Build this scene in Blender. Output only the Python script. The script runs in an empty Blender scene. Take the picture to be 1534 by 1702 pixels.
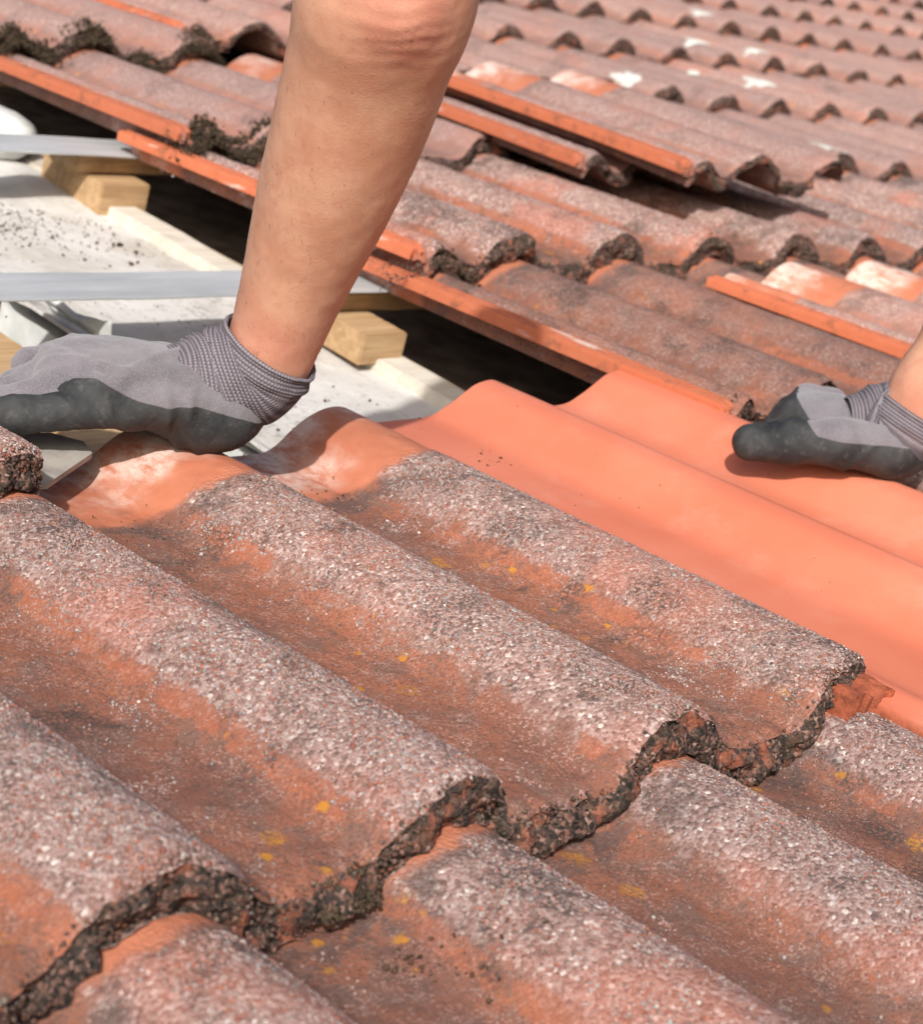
import bpy, math, random
import numpy as np
from mathutils import Matrix, Vector

# ---------------------------------------------------------------- frame of the roof
PITCH = math.radians(20.0)               # roof coordinates: x along the courses, y up the slope, z off the roof
ROOF = Matrix.Rotation(PITCH, 4, 'X')
S, G, L, H, T = 0.1725, 0.378, 0.472, 0.031, 0.029   # roll spacing, gauge, tile length, roll height, thickness
TILT = math.atan(T / G)
sc = bpy.context.scene
col = sc.collection
RN = np.random.default_rng(7)
random.seed(7)

# ---------------------------------------------------------------- camera
cam = bpy.data.cameras.new('camera'); camo = bpy.data.objects.new('camera', cam); col.objects.link(camo)
rx = Vector((0.67606, -0.69233, 0.25223)); up = Vector((0.10056, 0.42580, 0.89921)); bk = Vector((-0.72995, -0.58256, 0.35749))
m = Matrix.Identity(4)
for i, a in enumerate((rx, up, bk)):
    for j in range(3): m[j][i] = a[j]
m.translation = Vector((-0.31319, -0.47684, 0.43630))
camo.matrix_world = ROOF @ m
cam.sensor_fit = 'HORIZONTAL'; cam.sensor_width = 36; cam.lens = 75.73
cam.clip_start = 0.02; cam.clip_end = 2000
cam.dof.use_dof = True; cam.dof.focus_distance = 1.17; cam.dof.aperture_fstop = 15.0
sc.camera = camo

# ---------------------------------------------------------------- sky and sun
light_dir = (ROOF.to_3x3() @ Vector((1.10, 0.66, -1.12))).normalized()   # the way the sunlight travels
to_sun = -light_dir
world = bpy.data.worlds.new('World'); sc.world = world; world.use_nodes = True
wn = world.node_tree; bg = wn.nodes['Background']
sky = wn.nodes.new('ShaderNodeTexSky'); sky.sky_type = 'NISHITA'; sky.sun_disc = False
sky.sun_elevation = math.asin(to_sun.z); sky.sun_rotation = math.atan2(to_sun.x, to_sun.y)
sky.air_density = 0.7; sky.dust_density = 4.0
wn.links.new(sky.outputs[0], bg.inputs[0]); bg.inputs[1].default_value = 0.115
sun = bpy.data.lights.new('sun', 'SUN'); suno = bpy.data.objects.new('sun', sun); col.objects.link(suno)
sun.energy = 4.4; sun.angle = math.radians(1.0); sun.color = (1.0, 0.965, 0.925)
suno.rotation_euler = light_dir.to_track_quat('-Z', 'Y').to_euler()
suno.location = (0, 0, 5)
sc.view_settings.view_transform = 'Standard'; sc.view_settings.look = 'None'
sc.view_settings.exposure = 0.21; sc.view_settings.gamma = 1.0
sc.render.engine = 'CYCLES'
sc.cycles.adaptive_threshold = 0.015; sc.cycles.max_bounces = 6; sc.cycles.diffuse_bounces = 3; sc.cycles.glossy_bounces = 2; sc.cycles.transmission_bounces = 2

# ---------------------------------------------------------------- numpy noise
def _h(ix, iy, s):
    n = (ix.astype(np.int64) * 374761393 + iy.astype(np.int64) * 668265263 + int(s) * 974634777) & 0x7fffffff
    n = ((n ^ (n >> 13)) * 1274126177) & 0x7fffffff
    n = ((n ^ (n >> 15)) * 1103515245) & 0x7fffffff
    return ((n ^ (n >> 12)) & 0xffff) / 65535.0
def vnoise(x, y, s=0):
    ix, iy = np.floor(x), np.floor(y); fx, fy = x - ix, y - iy
    fx = fx * fx * (3 - 2 * fx); fy = fy * fy * (3 - 2 * fy)
    a, b, c, d = _h(ix, iy, s), _h(ix + 1, iy, s), _h(ix, iy + 1, s), _h(ix + 1, iy + 1, s)
    return (a * (1 - fx) + b * fx) * (1 - fy) + (c * (1 - fx) + d * fx) * fy - 0.5
def fbm(x, y, s=0, o=3):
    r = 0; a = 1.0
    for i in range(o): r = r + a * vnoise(x, y, s + i * 17); x = x * 2.03; y = y * 2.03; a *= 0.5
    return r
def worley(x, y, s=0):
    ix, iy = np.floor(x), np.floor(y); best = np.full(np.shape(x), 9.0)
    for dx in (-1, 0, 1):
        for dy in (-1, 0, 1):
            px = ix + dx + _h(ix + dx, iy + dy, s); py = iy + dy + _h(ix + dx, iy + dy, s + 91)
            best = np.minimum(best, (px - x) ** 2 + (py - y) ** 2)
    return np.sqrt(best)
def sstep(a, b, x):
    t = np.clip((x - a) / (b - a), 0, 1); return t * t * (3 - 2 * t)

# ---------------------------------------------------------------- materials
class Mat:
    def __init__(s, name):
        s.m = bpy.data.materials.new(name); s.m.use_nodes = True; s.t = s.m.node_tree
        s.b = s.t.nodes['Principled BSDF']
    def put(s, sock, v):
        if isinstance(v, bpy.types.NodeSocket): s.t.links.new(v, sock)
        elif isinstance(v, (tuple, list)) and len(v) == 3 and sock.type == 'RGBA': sock.default_value = (*v, 1)
        else: sock.default_value = v
    def n(s, typ, out=0, props=None, **kw):
        nd = s.t.nodes.new('ShaderNode' + typ)
        for k, v in (props or {}).items(): setattr(nd, k, v)
        for k, v in kw.items():
            key = int(k[1:]) if k[0] == 'i' and k[1:].isdigit() else k.replace('_', ' ')
            s.put(nd.inputs[key], v)
        return nd.outputs[out]
    def math(s, op, a, b=0.0, c=None, clamp=False):
        kw = dict(i0=a, i1=b)
        if c is not None: kw['i2'] = c
        return s.n('Math', props=dict(operation=op, use_clamp=clamp), **kw)
    def mix(s, f, a, b, blend='MIX'):
        nd = s.t.nodes.new('ShaderNodeMix'); nd.data_type = 'RGBA'; nd.blend_type = blend
        s.put(nd.inputs[0], f); s.put(nd.inputs[6], a); s.put(nd.inputs[7], b); return nd.outputs[2]
    def noise(s, co, scale, detail=4.0, rough=0.55, dist=0.0):
        return s.n('TexNoise', Vector=co, Scale=scale, Detail=detail, Roughness=rough, Distortion=dist)
    def step(s, x, a, b):
        return s.n('MapRange', props=dict(interpolation_type='SMOOTHSTEP'), Value=x, From_Min=a, From_Max=b)
    def ramp(s, f, stops, interp='LINEAR'):
        nd = s.t.nodes.new('ShaderNodeValToRGB'); cr = nd.color_ramp; cr.interpolation = interp
        while len(cr.elements) < len(stops): cr.elements.new(0.5)
        for e, (p, c) in zip(cr.elements, stops): e.position = p; e.color = (*c, 1)
        s.put(nd.inputs[0], f); return nd.outputs[0]
    def attr(s, name, out=2):
        nd = s.t.nodes.new('ShaderNodeAttribute'); nd.attribute_name = name; return nd.outputs[out]
    def bump(s, h, strength=0.5, dist=0.002, prev=None):
        nd = s.t.nodes.new('ShaderNodeBump'); nd.inputs['Strength'].default_value = strength
        nd.inputs['Distance'].default_value = dist; s.t.links.new(h, nd.inputs['Height'])
        if prev is not None: s.t.links.new(prev, nd.inputs['Normal'])
        return nd.outputs[0]
    def co(s, rnd=True):
        c = s.n('TexCoord', out=3)
        if not rnd: return c
        r = s.n('ObjectInfo', out=5)
        v = s.n('CombineXYZ', X=s.math('MULTIPLY', r, 7.3), Y=s.math('MULTIPLY', r, 3.1), Z=s.math('MULTIPLY', r, 11.7))
        return s.n('VectorMath', props=dict(operation='ADD'), i0=c, i1=v)
    def done(s, color, rough=0.85, spec=0.25, normal=None, **kw):
        s.put(s.b.inputs['Base Color'], color); s.put(s.b.inputs['Roughness'], rough)
        s.put(s.b.inputs['Specular IOR Level'], spec)
        if normal is not None: s.t.links.new(normal, s.b.inputs['Normal'])
        for k, v in kw.items(): s.put(s.b.inputs[k.replace('_', ' ')], v)
        return s.m

GRAN = [(0.0, (.130, .088, .078)), (.16, (.190, .120, .104)), (.36, (.255, .155, .134)), (.62, (.310, .210, .187)),
        (.88, (.355, .262, .238)), (.98, (.44, .37, .34)), (1.0, (.62, .57, .53))]
def mat_old_tile(name='weathered_concrete'):
    M = Mat(name); co = M.co()
    prof, hd, end, lock, sx = [M.attr(a) for a in ('prof', 'hd', 'endf', 'lock', 'sx')]
    rnd = M.n('ObjectInfo', out=5)
    n1 = M.noise(co, 11, 5); n2 = M.noise(co, 55, 5, .6); n3 = M.noise(co, 420, 2, .6)
    n4 = M.noise(co, 5.5, 3)
    vn = M.t.nodes.new('ShaderNodeTexVoronoi'); M.put(vn.inputs['Vector'], co); vn.inputs['Scale'].default_value = 500
    vr = M.n('SeparateColor', Color=vn.outputs['Color']); vd = vn.outputs['Distance']
    v2 = M.t.nodes.new('ShaderNodeTexVoronoi'); M.put(v2.inputs['Vector'], co); v2.inputs['Scale'].default_value = 230
    v2r = M.n('SeparateColor', Color=v2.outputs['Color'])
    gran = M.ramp(vr, GRAN)
    peb = M.math('MULTIPLY', M.step(v2r, .86, .9), M.step(v2.outputs['Distance'], .42, .30))
    gran = M.mix(M.math('MULTIPLY', peb, .8), gran, (.56, .49, .45))
    # where the paint has worn to bare aggregate: the rolls; the pans keep red colour and dirt
    gm = M.step(M.math('ADD', prof, M.math('MULTIPLY', M.math('SUBTRACT', n2, .5), 1.1)), .12, .52)
    pan = M.mix(M.step(n1, .38, .62), (.195, .082, .056), (.285, .108, .062))
    pan = M.mix(M.math('MULTIPLY', M.step(M.noise(co, 34, 7, .72), .46, .62), .75), pan, (.155, .098, .080))
    v3n = M.t.nodes.new('ShaderNodeTexVoronoi'); M.put(v3n.inputs['Vector'], co); v3n.inputs['Scale'].default_value = 900
    v3r = M.n('SeparateColor', Color=v3n.outputs['Color'])
    pan = M.mix(M.math('MULTIPLY', M.step(v3r, .70, .95), M.math('MULTIPLY', M.step(n2, .36, .6), .75)), pan, (.37, .255, .225))
    pan = M.mix(M.math('MULTIPLY', M.step(v3r, .30, .08), .7), pan, (.085, .058, .05))
    pan = M.mix(M.math('MULTIPLY', M.step(n3, .40, .62), .35), pan, (.15, .075, .055))
    # bare red band at the foot of each roll, on its left side
    band = M.math('MULTIPLY', M.math('MULTIPLY', M.step(prof, .03, .16), M.step(prof, .55, .26)), M.step(sx, .05, -.05))
    band = M.math('MULTIPLY', M.math('MULTIPLY', band, M.step(n4, .40, .60)), M.step(n2, .34, .52))
    band = M.step(M.math('ADD', band, M.math('MULTIPLY', M.math('SUBTRACT', M.noise(co, 190, 4, .7), .5), 1.3)), .34, .56)
    pan = M.mix(M.math('MULTIPLY', band, .40), pan, (.37, .112, .052))
    gm = M.math('MULTIPLY', gm, M.math('SUBTRACT', 1.0, M.math('MULTIPLY', band, .75)))
    redder = M.math('MULTIPLY', M.step(M.noise(co, 8, 4), .52, .66), .55)
    gran = M.mix(redder, gran, M.mix(.75, gran, (.42, .14, .085)))
    oc = M.n('SeparateColor', Color=M.n('ObjectInfo', out=1)); gm = M.math('MULTIPLY', gm, oc)
    c = M.mix(gm, pan, gran)
    # dark biological staining
    st = M.math('MULTIPLY', M.step(M.noise(co, 13, 6, .66), .53, .66), .82)
    st = M.math('MULTIPLY', st, M.step(n3, .36, .56))
    c = M.mix(st, c, (.050, .043, .040))
    # orange lichen dots in the pans
    vl = M.t.nodes.new('ShaderNodeTexVoronoi'); M.put(vl.inputs['Vector'], co); vl.inputs['Scale'].default_value = 26
    lr = M.n('SeparateColor', Color=vl.outputs['Color'])
    li = M.math('MULTIPLY', M.step(M.math('ADD', vl.outputs['Distance'], M.math('MULTIPLY', M.noise(co, 150, 3), .26)), .36, .29), M.step(lr, .55, .63))
    li = M.math('MULTIPLY', M.math('MULTIPLY', li, M.step(prof, .5, .25)), M.step(n3, .42, .5))
    vm = M.t.nodes.new('ShaderNodeTexVoronoi'); M.put(vm.inputs['Vector'], co); vm.inputs['Scale'].default_value = 55
    mr = M.n('SeparateColor', out=1, Color=vm.outputs['Color'])
    l2 = M.math('MULTIPLY', M.step(M.math('ADD', vm.outputs['Distance'], M.math('MULTIPLY', M.noise(co, 300, 3, .7), .5)), .46, .38), M.step(mr, .70, .76))
    l2 = M.math('MULTIPLY', M.math('MULTIPLY', l2, M.step(prof, .6, .3)), M.step(M.noise(co, 6, 2), .46, .56))
    li = M.math('MAXIMUM', M.math('MULTIPLY', li, M.step(M.noise(co, 520, 3, .75), .40, .54)), l2)
    c = M.mix(M.math('MULTIPLY', li, .85), c, M.mix(n3, (.36, .13, .015), (.50, .25, .03)))
    # the part that lay under the next course: smooth, orange, limed
    edge = M.math('ADD', M.math('ADD', hd, M.math('MULTIPLY', M.math('SUBTRACT', n2, .5), .03)), M.math('MULTIPLY', prof, .012))
    un = M.step(edge, G - .002, G + .010)
    lime = M.step(M.math('ADD', M.noise(co, 10, 5, .6), M.math('MULTIPLY', M.math('SUBTRACT', hd, G), 1.2)), .48, .70)
    stk = M.noise(M.n('VectorMath', props=dict(operation='MULTIPLY'), i0=co, i1=(1, .5, 1)), 85, 6, .72)
    lime = M.math('MULTIPLY', M.math('MULTIPLY', lime, M.step(hd, G + .010, G + .035)), M.step(stk, .32, .56))
    hc = M.mix(M.math('MULTIPLY', lime, M.math('ADD', .45, M.math('MULTIPLY', M.noise(co, 75, 5, .7), .6))), M.mix(n2, (.34, .105, .055), (.46, .185, .110)), (.66, .58, .525))
    hc = M.mix(M.math('MULTIPLY', M.step(M.noise(co, 24, 6, .7), .55, .7), .5), hc, (.20, .10, .07))
    c = M.mix(un, c, hc)
    # rain-shadow rim just under the next course, broken ends, side lock
    dirt = M.math('MULTIPLY', M.step(edge, G - .05, G - .008), M.math('SUBTRACT', 1, un))
    c = M.mix(M.math('MULTIPLY', dirt, M.math('MULTIPLY', M.step(n2, .42, .6), .7)), c, (.075, .055, .05))
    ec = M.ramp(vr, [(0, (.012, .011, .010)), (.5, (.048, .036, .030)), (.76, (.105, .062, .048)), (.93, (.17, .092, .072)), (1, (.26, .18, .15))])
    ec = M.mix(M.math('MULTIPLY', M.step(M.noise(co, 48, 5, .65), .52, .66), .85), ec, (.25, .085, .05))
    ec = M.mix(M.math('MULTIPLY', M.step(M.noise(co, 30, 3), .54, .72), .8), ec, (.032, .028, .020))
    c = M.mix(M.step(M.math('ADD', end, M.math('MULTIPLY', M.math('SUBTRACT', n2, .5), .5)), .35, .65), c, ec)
    lc = M.mix(M.math('MULTIPLY', M.step(M.noise(M.n('VectorMath', props=dict(operation='MULTIPLY'), i0=co, i1=(1, .12, 1)), 60, 4), .62, .70), .75),
               M.mix(n2, (.42, .115, .055), (.50, .165, .085)), (.60, .53, .48))
    lc = M.mix(M.math('MULTIPLY', M.step(M.noise(co, 40, 6, .7), .52, .66), .75), lc, (.21, .085, .05))
    c = M.mix(lock, c, lc)
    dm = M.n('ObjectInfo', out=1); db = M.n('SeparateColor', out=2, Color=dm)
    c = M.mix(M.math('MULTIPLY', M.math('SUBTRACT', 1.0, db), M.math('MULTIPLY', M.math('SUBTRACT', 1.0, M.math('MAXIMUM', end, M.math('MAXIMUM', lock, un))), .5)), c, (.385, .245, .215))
    tint = M.mix(rnd, (.84, .85, .87), (1.13, 1.07, 1.03)); c = M.mix(1.0, c, tint, 'MULTIPLY')
    smooth = M.math('MAXIMUM', M.step(hd, G - .004, G + .008), lock)
    hgt = M.math('MULTIPLY', M.math('SUBTRACT', .6, vd), M.math('SUBTRACT', 1.0, smooth))
    hgt = M.math('MULTIPLY', hgt, M.math('ADD', M.math('MULTIPLY', M.step(prof, .1, .5), .7), .3))
    hgt = M.math('ADD', hgt, M.math('MULTIPLY', n3, .25))
    nb = M.bump(hgt, 0.5, .0020)
    return M.done(c, M.math('SUBTRACT', .92, M.math('MULTIPLY', smooth, .25)), .22, nb)

def mat_simple(name, c1, c2, scale=20, rough=.8, spec=.25, bs=0.0, bd=.001, bscale=None, stretch=None, metallic=0.0, rnd=True):
    M = Mat(name); co = M.co(rnd)
    if stretch: co = M.n('VectorMath', props=dict(operation='MULTIPLY'), i0=co, i1=stretch)
    n = M.noise(co, scale, 6, .6)
    c = M.mix(M.step(n, .3, .7), c1, c2)
    nb = M.bump(M.noise(co, bscale or scale * 6, 4, .6), bs, bd) if bs else None
    return M.done(c, rough, spec, nb, Metallic=metallic)

def mat_new_tile():
    M = Mat('new_engobed_clay'); co = M.co(False)
    n = M.noise(co, 6, 4); f = M.noise(co, 700, 2, .7); sp = M.noise(co, 190, 2)
    c = M.mix(M.step(n, .35, .65), (.52, .150, .084), (.575, .185, .110))
    dust = M.step(M.noise(co, 14, 7, .72), .50, .72)
    c = M.mix(M.math('MULTIPLY', dust, .35), c, (.58, .27, .19))
    c = M.mix(M.math('MULTIPLY', M.step(f, .66, .74), .45), c, (.45, .11, .05))
    c = M.mix(M.math('MULTIPLY', M.step(sp, .76, .80), .8), c, (.12, .045, .03))
    end = M.attr('endf')
    c = M.mix(M.math('MULTIPLY', end, .85), c, M.mix(M.step(M.noise(co, 160, 5, .7), .4, .6), (.15, .042, .022), (.32, .085, .042)))
    return M.done(c, .5, .3, M.bump(f, .2, .0007))

def mat_col(name, rough=.8):
    M = Mat(name); c = M.attr('Col', 0); co = M.co()
    st = M.math('MULTIPLY', M.step(M.noise(co, 13, 6, .66), .53, .66), M.step(M.noise(co, 260, 2), .34, .52))
    c = M.mix(M.math('MULTIPLY', st, .82), c, (.052, .044, .041))
    c = M.mix(M.math('MULTIPLY', M.step(M.noise(co, 7, 4, .6), .54, .68), .45), c, (.33, .115, .068))
    return M.done(c, rough, .25)

def mat_wood(name, a, b, dark):
    M = Mat(name); co = M.co()
    v = M.n('VectorMath', props=dict(operation='MULTIPLY'), i0=co, i1=(1, 14, 14))
    g = M.noise(v, 9, 6, .65, .6); k = M.noise(co, 14, 4)
    c = M.mix(M.step(g, .32, .68), a, b)
    c = M.mix(M.math('MULTIPLY', M.step(k, .55, .72), .6), c, dark)
    return M.done(c, .78, .2, M.bump(g, .35, .001))

def mat_skin():
    M = Mat('skin'); co = M.co(False)
    n1 = M.noise(co, 22, 5, .6); n2 = M.noise(co, 95, 4, .6); n3 = M.noise(co, 900, 3, .6)
    c = M.mix(M.step(n1, .34, .66), (.53, .295, .195), (.44, .215, .135))
    c = M.mix(M.math('MULTIPLY', M.step(n2, .50, .70), .5), c, (.43, .19, .125))
    fr = M.math('MULTIPLY', M.step(M.noise(co, 330, 2), .69, .74), .55)
    c = M.mix(fr, c, (.24, .10, .06))
    red = M.attr('red'); c = M.mix(M.math('MULTIPLY', red, M.math('ADD', .35, M.math('MULTIPLY', n2, .9))), c, (.50, .150, .125))
    v = M.t.nodes.new('ShaderNodeTexVoronoi'); M.put(v.inputs['Vector'], co); v.inputs['Scale'].default_value = 620
    nb = M.bump(M.math('ADD', v.outputs['Distance'], n3), .25, .0004)
    nb = M.bump(n2, .12, .0012, nb)
    return M.done(c, .52, .38, nb, Subsurface_Weight=.12, Subsurface_Radius=(.9, .35, .2), Subsurface_Scale=.004)

def mat_glove():
    M = Mat('glove_fabric_and_coating'); co = M.co(False); coat = M.attr('coat')
    n1 = M.noise(co, 30, 5, .6); n2 = M.noise(co, 160, 4, .65); n3 = M.noise(co, 1300, 3, .7)
    fab = M.mix(M.step(n1, .36, .64), (.085, .077, .090), (.140, .127, .142))
    fab = M.mix(M.math('MULTIPLY', M.step(M.noise(co, 38, 4), .56, .72), .5), fab, (.115, .095, .085))
    fab = M.mix(M.step(n3, .4, .62), fab, M.mix(.5, fab, (.24, .228, .245)))
    rub = M.mix(M.step(n1, .34, .62), (.015, .017, .019), (.042, .044, .045))
    rub = M.mix(M.math('MULTIPLY', M.step(n2, .52, .72), .6), rub, (.085, .082, .078))
    e = M.math('ADD', coat, M.math('MULTIPLY', M.math('SUBTRACT', n2, .5), .04))
    k = M.step(e, .47, .53)
    c = M.mix(k, fab, rub)
    h = M.math('ADD', n3, M.math('MULTIPLY', n2, .8))
    nb = M.bump(h, .5, .0012)
    nb = M.bump(M.noise(co, 70, 3, .5), .4, .0025, nb)
    return M.done(c, M.math('SUBTRACT', .95, M.math('MULTIPLY', k, .33)), M.math('ADD', .12, M.math('MULTIPLY', k, .2)), nb,
                  Sheen_Weight=M.math('MULTIPLY', M.math('SUBTRACT', 1.0, k), .25), Sheen_Roughness=.6)

OLD = mat_old_tile()
NEW = mat_new_tile()
GRANM = mat_col('aggregate_grains', .75)
WOOD = mat_wood('batten_wood', (.33, .205, .105), (.46, .315, .175), (.17, .10, .05))
WOODG = mat_wood('dusty_plank_wood', (.40, .30, .21), (.50, .40, .30), (.27, .19, .13))
PALE = mat_wood('limewashed_batten', (.52, .47, .39), (.62, .58, .51), (.36, .30, .23))
DECK = mat_simple('dusty_sarking_board', (.17, .14, .115), (.36, .305, .255), 28, .95, .1, .7, .003, 160)
ZINC = mat_simple('zinc_coated_steel', (.42, .435, .44), (.56, .57, .575), 7, .5, .5, .08, .0006, 60, (1, 6, 6), .35)
SLATE = mat_simple('grey_fibre_sheet', (.22, .20, .18), (.38, .35, .31), 35, .6, .4, .3, .001)
SKIN = mat_skin()
GLOVE = mat_glove()
def mat_cuff():
    M = Mat('knitted_cuff'); co = M.co(False); cs, ct = M.attr('cs'), M.attr('ct')
    row = M.math('SINE', M.math('MULTIPLY', cs, 2 * math.pi / .0026))
    sti = M.math('SINE', M.math('MULTIPLY', M.math('ADD', ct, M.math('MULTIPLY', M.math('FLOOR', M.math('DIVIDE', cs, .0026)), .0011)), 2 * math.pi / .0024))
    k = M.math('ADD', M.math('MULTIPLY', row, .5), M.math('MULTIPLY', sti, .35))
    n = M.noise(co, 900, 3, .6); big = M.noise(co, 40, 4)
    k = M.math('ADD', k, M.math('MULTIPLY', M.math('SUBTRACT', n, .5), .8))
    c = M.mix(M.step(k, -.35, .55), (.085, .076, .090), (.215, .195, .215))
    c = M.mix(M.math('MULTIPLY', M.step(big, .5, .7), .4), c, (.20, .175, .18))
    return M.done(c, .95, .1, M.bump(k, .6, .0008))
CUFF = mat_cuff()
MOSS = mat_simple('dry_moss', (.030, .024, .016), (.085, .060, .040), 120, .95, .1, .6, .002)
DROP = mat_simple('pale_lichen', (.44, .45, .41), (.60, .60, .56), 60, .9, .2, .5, .002)
SOIL = mat_simple('crumbs_of_soil', (.030, .020, .014), (.11, .065, .04), 90, .95, .1)
def mat_panel():
    M = Mat('white_insulation_facing'); co = M.co(False)
    n1 = M.noise(co, 9, 5, .6); n2 = M.noise(co, 90, 4, .65); n3 = M.noise(co, 320, 3)
    c = M.mix(M.step(n1, .40, .66), (.56, .545, .515), (.44, .41, .365))
    c = M.mix(M.math('MULTIPLY', M.step(n2, .54, .70), .5), c, (.36, .32, .28))
    c = M.mix(M.math('MULTIPLY', M.step(n3, .70, .76), .7), c, (.14, .11, .09))
    dp = M.math('MULTIPLY', M.step(M.noise(co, 5.0, 5, .65, .3), .50, .66), M.step(M.noise(co, 130, 4, .7), .47, .6))
    c = M.mix(M.math('MULTIPLY', dp, .8), c, (.10, .085, .075))
    return M.done(c, .75, .3, M.bump(M.math('ADD', n2, M.math('MULTIPLY', n1, 2)), .5, .003))
PANEL = mat_panel()
FILM = mat_simple('white_membrane', (.48, .50, .48), (.62, .63, .61), 40, .5, .4, .3, .001)
EARTH = mat_simple('ground_earth', (.10, .11, .05), (.16, .14, .09), .4, .95, .1)

# ---------------------------------------------------------------- mesh helpers
def link(o, parent=None, loc=None):
    col.objects.link(o)
    if parent is not None: o.parent = parent
    return o
def np_mesh(name, V, F, mat, smooth=True, attrs=None, sharp=None):
    """V (n,3); F list of (k, m) int arrays or list of lists"""
    me = bpy.data.meshes.new(name)
    V = np.asarray(V, dtype=np.float32)
    blocks = F if isinstance(F, list) else [F]
    idx = np.concatenate([np.asarray(b, dtype=np.int32).ravel() for b in blocks])
    cnt = np.concatenate([np.full(len(b), np.asarray(b).shape[1], dtype=np.int32) for b in blocks])
    st = np.zeros(len(cnt), dtype=np.int32); st[1:] = np.cumsum(cnt)[:-1]
    me.vertices.add(len(V)); me.vertices.foreach_set('co', V.ravel())
    me.loops.add(len(idx)); me.loops.foreach_set('vertex_index', idx)
    me.polygons.add(len(cnt)); me.polygons.foreach_set('loop_start', st)
    me.polygons.foreach_set('use_smooth', np.full(len(cnt), smooth))
    me.update(calc_edges=True); me.validate()
    for k, a in (attrs or {}).items():
        a = np.asarray(a, dtype=np.float32)
        if a.ndim == 1:
            at = me.attributes.new(k, 'FLOAT', 'POINT'); at.data.foreach_set('value', a)
        else:
            at = me.attributes.new(k, 'FLOAT_COLOR', 'POINT'); at.data.foreach_set('color', a.ravel())
    me.materials.append(mat)
    if sharp: me.set_sharp_from_angle(angle=math.radians(sharp))
    return me
def obj(name, me, parent=None, loc=(0, 0, 0), rot=(0, 0, 0)):
    o = bpy.data.objects.new(name, me); link(o, parent)
    mt = Matrix.LocRotScale(Vector(loc), Matrix_euler(rot), None)
    o.matrix_basis = mt if parent is not None else ROOF @ mt
    return o
def Matrix_euler(r):
    from mathutils import Euler
    return Euler(r).to_quaternion()
def tag(o, label=None, cat=None, group=None, kind=None):
    for k, v in (('label', label), ('category', cat), ('group', group), ('kind', kind)):
        if v: o[k] = v
    return o
def empty(name, loc=(0, 0, 0), rot=(0, 0, 0)):
    return obj(name, None, None, loc, rot)
def grid_faces(nx, ny, closed_y=False, off=0):
    i, j = np.meshgrid(np.arange(nx - 1), np.arange(ny if closed_y else ny - 1), indexing='ij')
    j2 = (j + 1) % ny
    return off + np.stack([i * ny + j, i * ny + j2, (i + 1) * ny + j2, (i + 1) * ny + j], -1).reshape(-1, 4)
def box_mesh(name, lo, hi, mat, seg=(2, 2, 2), jit=0.0, bev=0.0015, seed=0):
    """a box with worn, slightly bevelled edges"""
    import bmesh
    bm = bmesh.new(); bmesh.ops.create_cube(bm, size=1)
    for v in bm.verts:
        for a in range(3): v.co[a] = lo[a] + (v.co[a] + .5) * (hi[a] - lo[a])
    ext = [hi[a] - lo[a] for a in range(3)]
    if bev: bmesh.ops.bevel(bm, geom=bm.edges[:], offset=bev, segments=2, affect='EDGES')
    if jit:
        long = max(range(3), key=lambda a: ext[a])
        es = [e for e in bm.edges if abs(e.verts[0].co[long] - e.verts[1].co[long]) > ext[long] * .5]
        bmesh.ops.subdivide_edges(bm, edges=es, cuts=min(40, max(4, int(ext[long] / .03))), use_grid_fill=True)
        r = random.Random(seed)
        ph = [r.uniform(0, 9) for _ in range(4)]
        for v in bm.verts:
            t = v.co[long]
            for a in range(3):
                if a != long: v.co[a] += jit * math.sin(t * (9 + 3 * a) + ph[a]) + jit * .4 * math.sin(t * 47 + ph[3] + a)
    me = bpy.data.meshes.new(name); bm.to_mesh(me); bm.free()
    for p in me.polygons: p.use_smooth = True
    me.set_sharp_from_angle(angle=math.radians(50))
    me.materials.append(mat); return me

ICO_V = None
def ico():
    global ICO_V
    if ICO_V is None:
        import bmesh
        bm = bmesh.new(); bmesh.ops.create_icosphere(bm, subdivisions=1, radius=1)
        V = np.array([v.co[:] for v in bm.verts]); F = np.array([[v.index for v in f.verts] for f in bm.faces]); bm.free()
        ICO_V = (V, F)
    return ICO_V
def lumps(name, P, Rr, mat, cols=None, squash=(.7, 1.0), rng=RN, smooth=True, jit=.18):
    """many small stones in one mesh: P (n,3) centres, Rr (n,) radii"""
    V, F = ico(); n = len(P)
    a = rng.normal(size=(n, 3, 3)); q, _ = np.linalg.qr(a)
    sc3 = rng.uniform(squash[0], squash[1], (n, 3)) * np.asarray(Rr)[:, None]
    VV = (V[None] * (1 + rng.uniform(-jit, jit, (n, len(V), 1)))) * sc3[:, None, :]
    VV = np.einsum('nij,nvj->nvi', q, VV) + np.asarray(P)[:, None, :]
    FF = (F[None] + (np.arange(n) * len(V))[:, None, None]).reshape(-1, 3)
    at = None
    if cols is not None:
        c4 = np.concatenate([cols, np.ones((n, 1))], 1); at = {'Col': np.repeat(c4, len(V), 0)}
    return np_mesh(name, VV.reshape(-1, 3), FF, mat, smooth, at)
def grain_cols(n, rng, dark=0.0):
    pal = np.array([c for _, c in GRAN]); pos = np.array([p for p, _ in GRAN])
    u = rng.uniform(.12, 1, n) ** (1 + 1.2 * dark)
    c = np.stack([np.interp(u, pos, pal[:, i]) for i in range(3)], 1)
    red = rng.random(n) < .18
    c[red] = np.array([.34, .125, .080]) * rng.uniform(.55, 1.15, (red.sum(), 1))
    grey = rng.random(n) < .10 * (1 - dark)
    c[grey] = np.array([.32, .315, .31]) * rng.uniform(.6, 1.2, (grey.sum(), 1))
    c = c * (1 - .66 * dark); c[:, 2] *= 1 - .12 * dark; return c * .87

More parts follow.
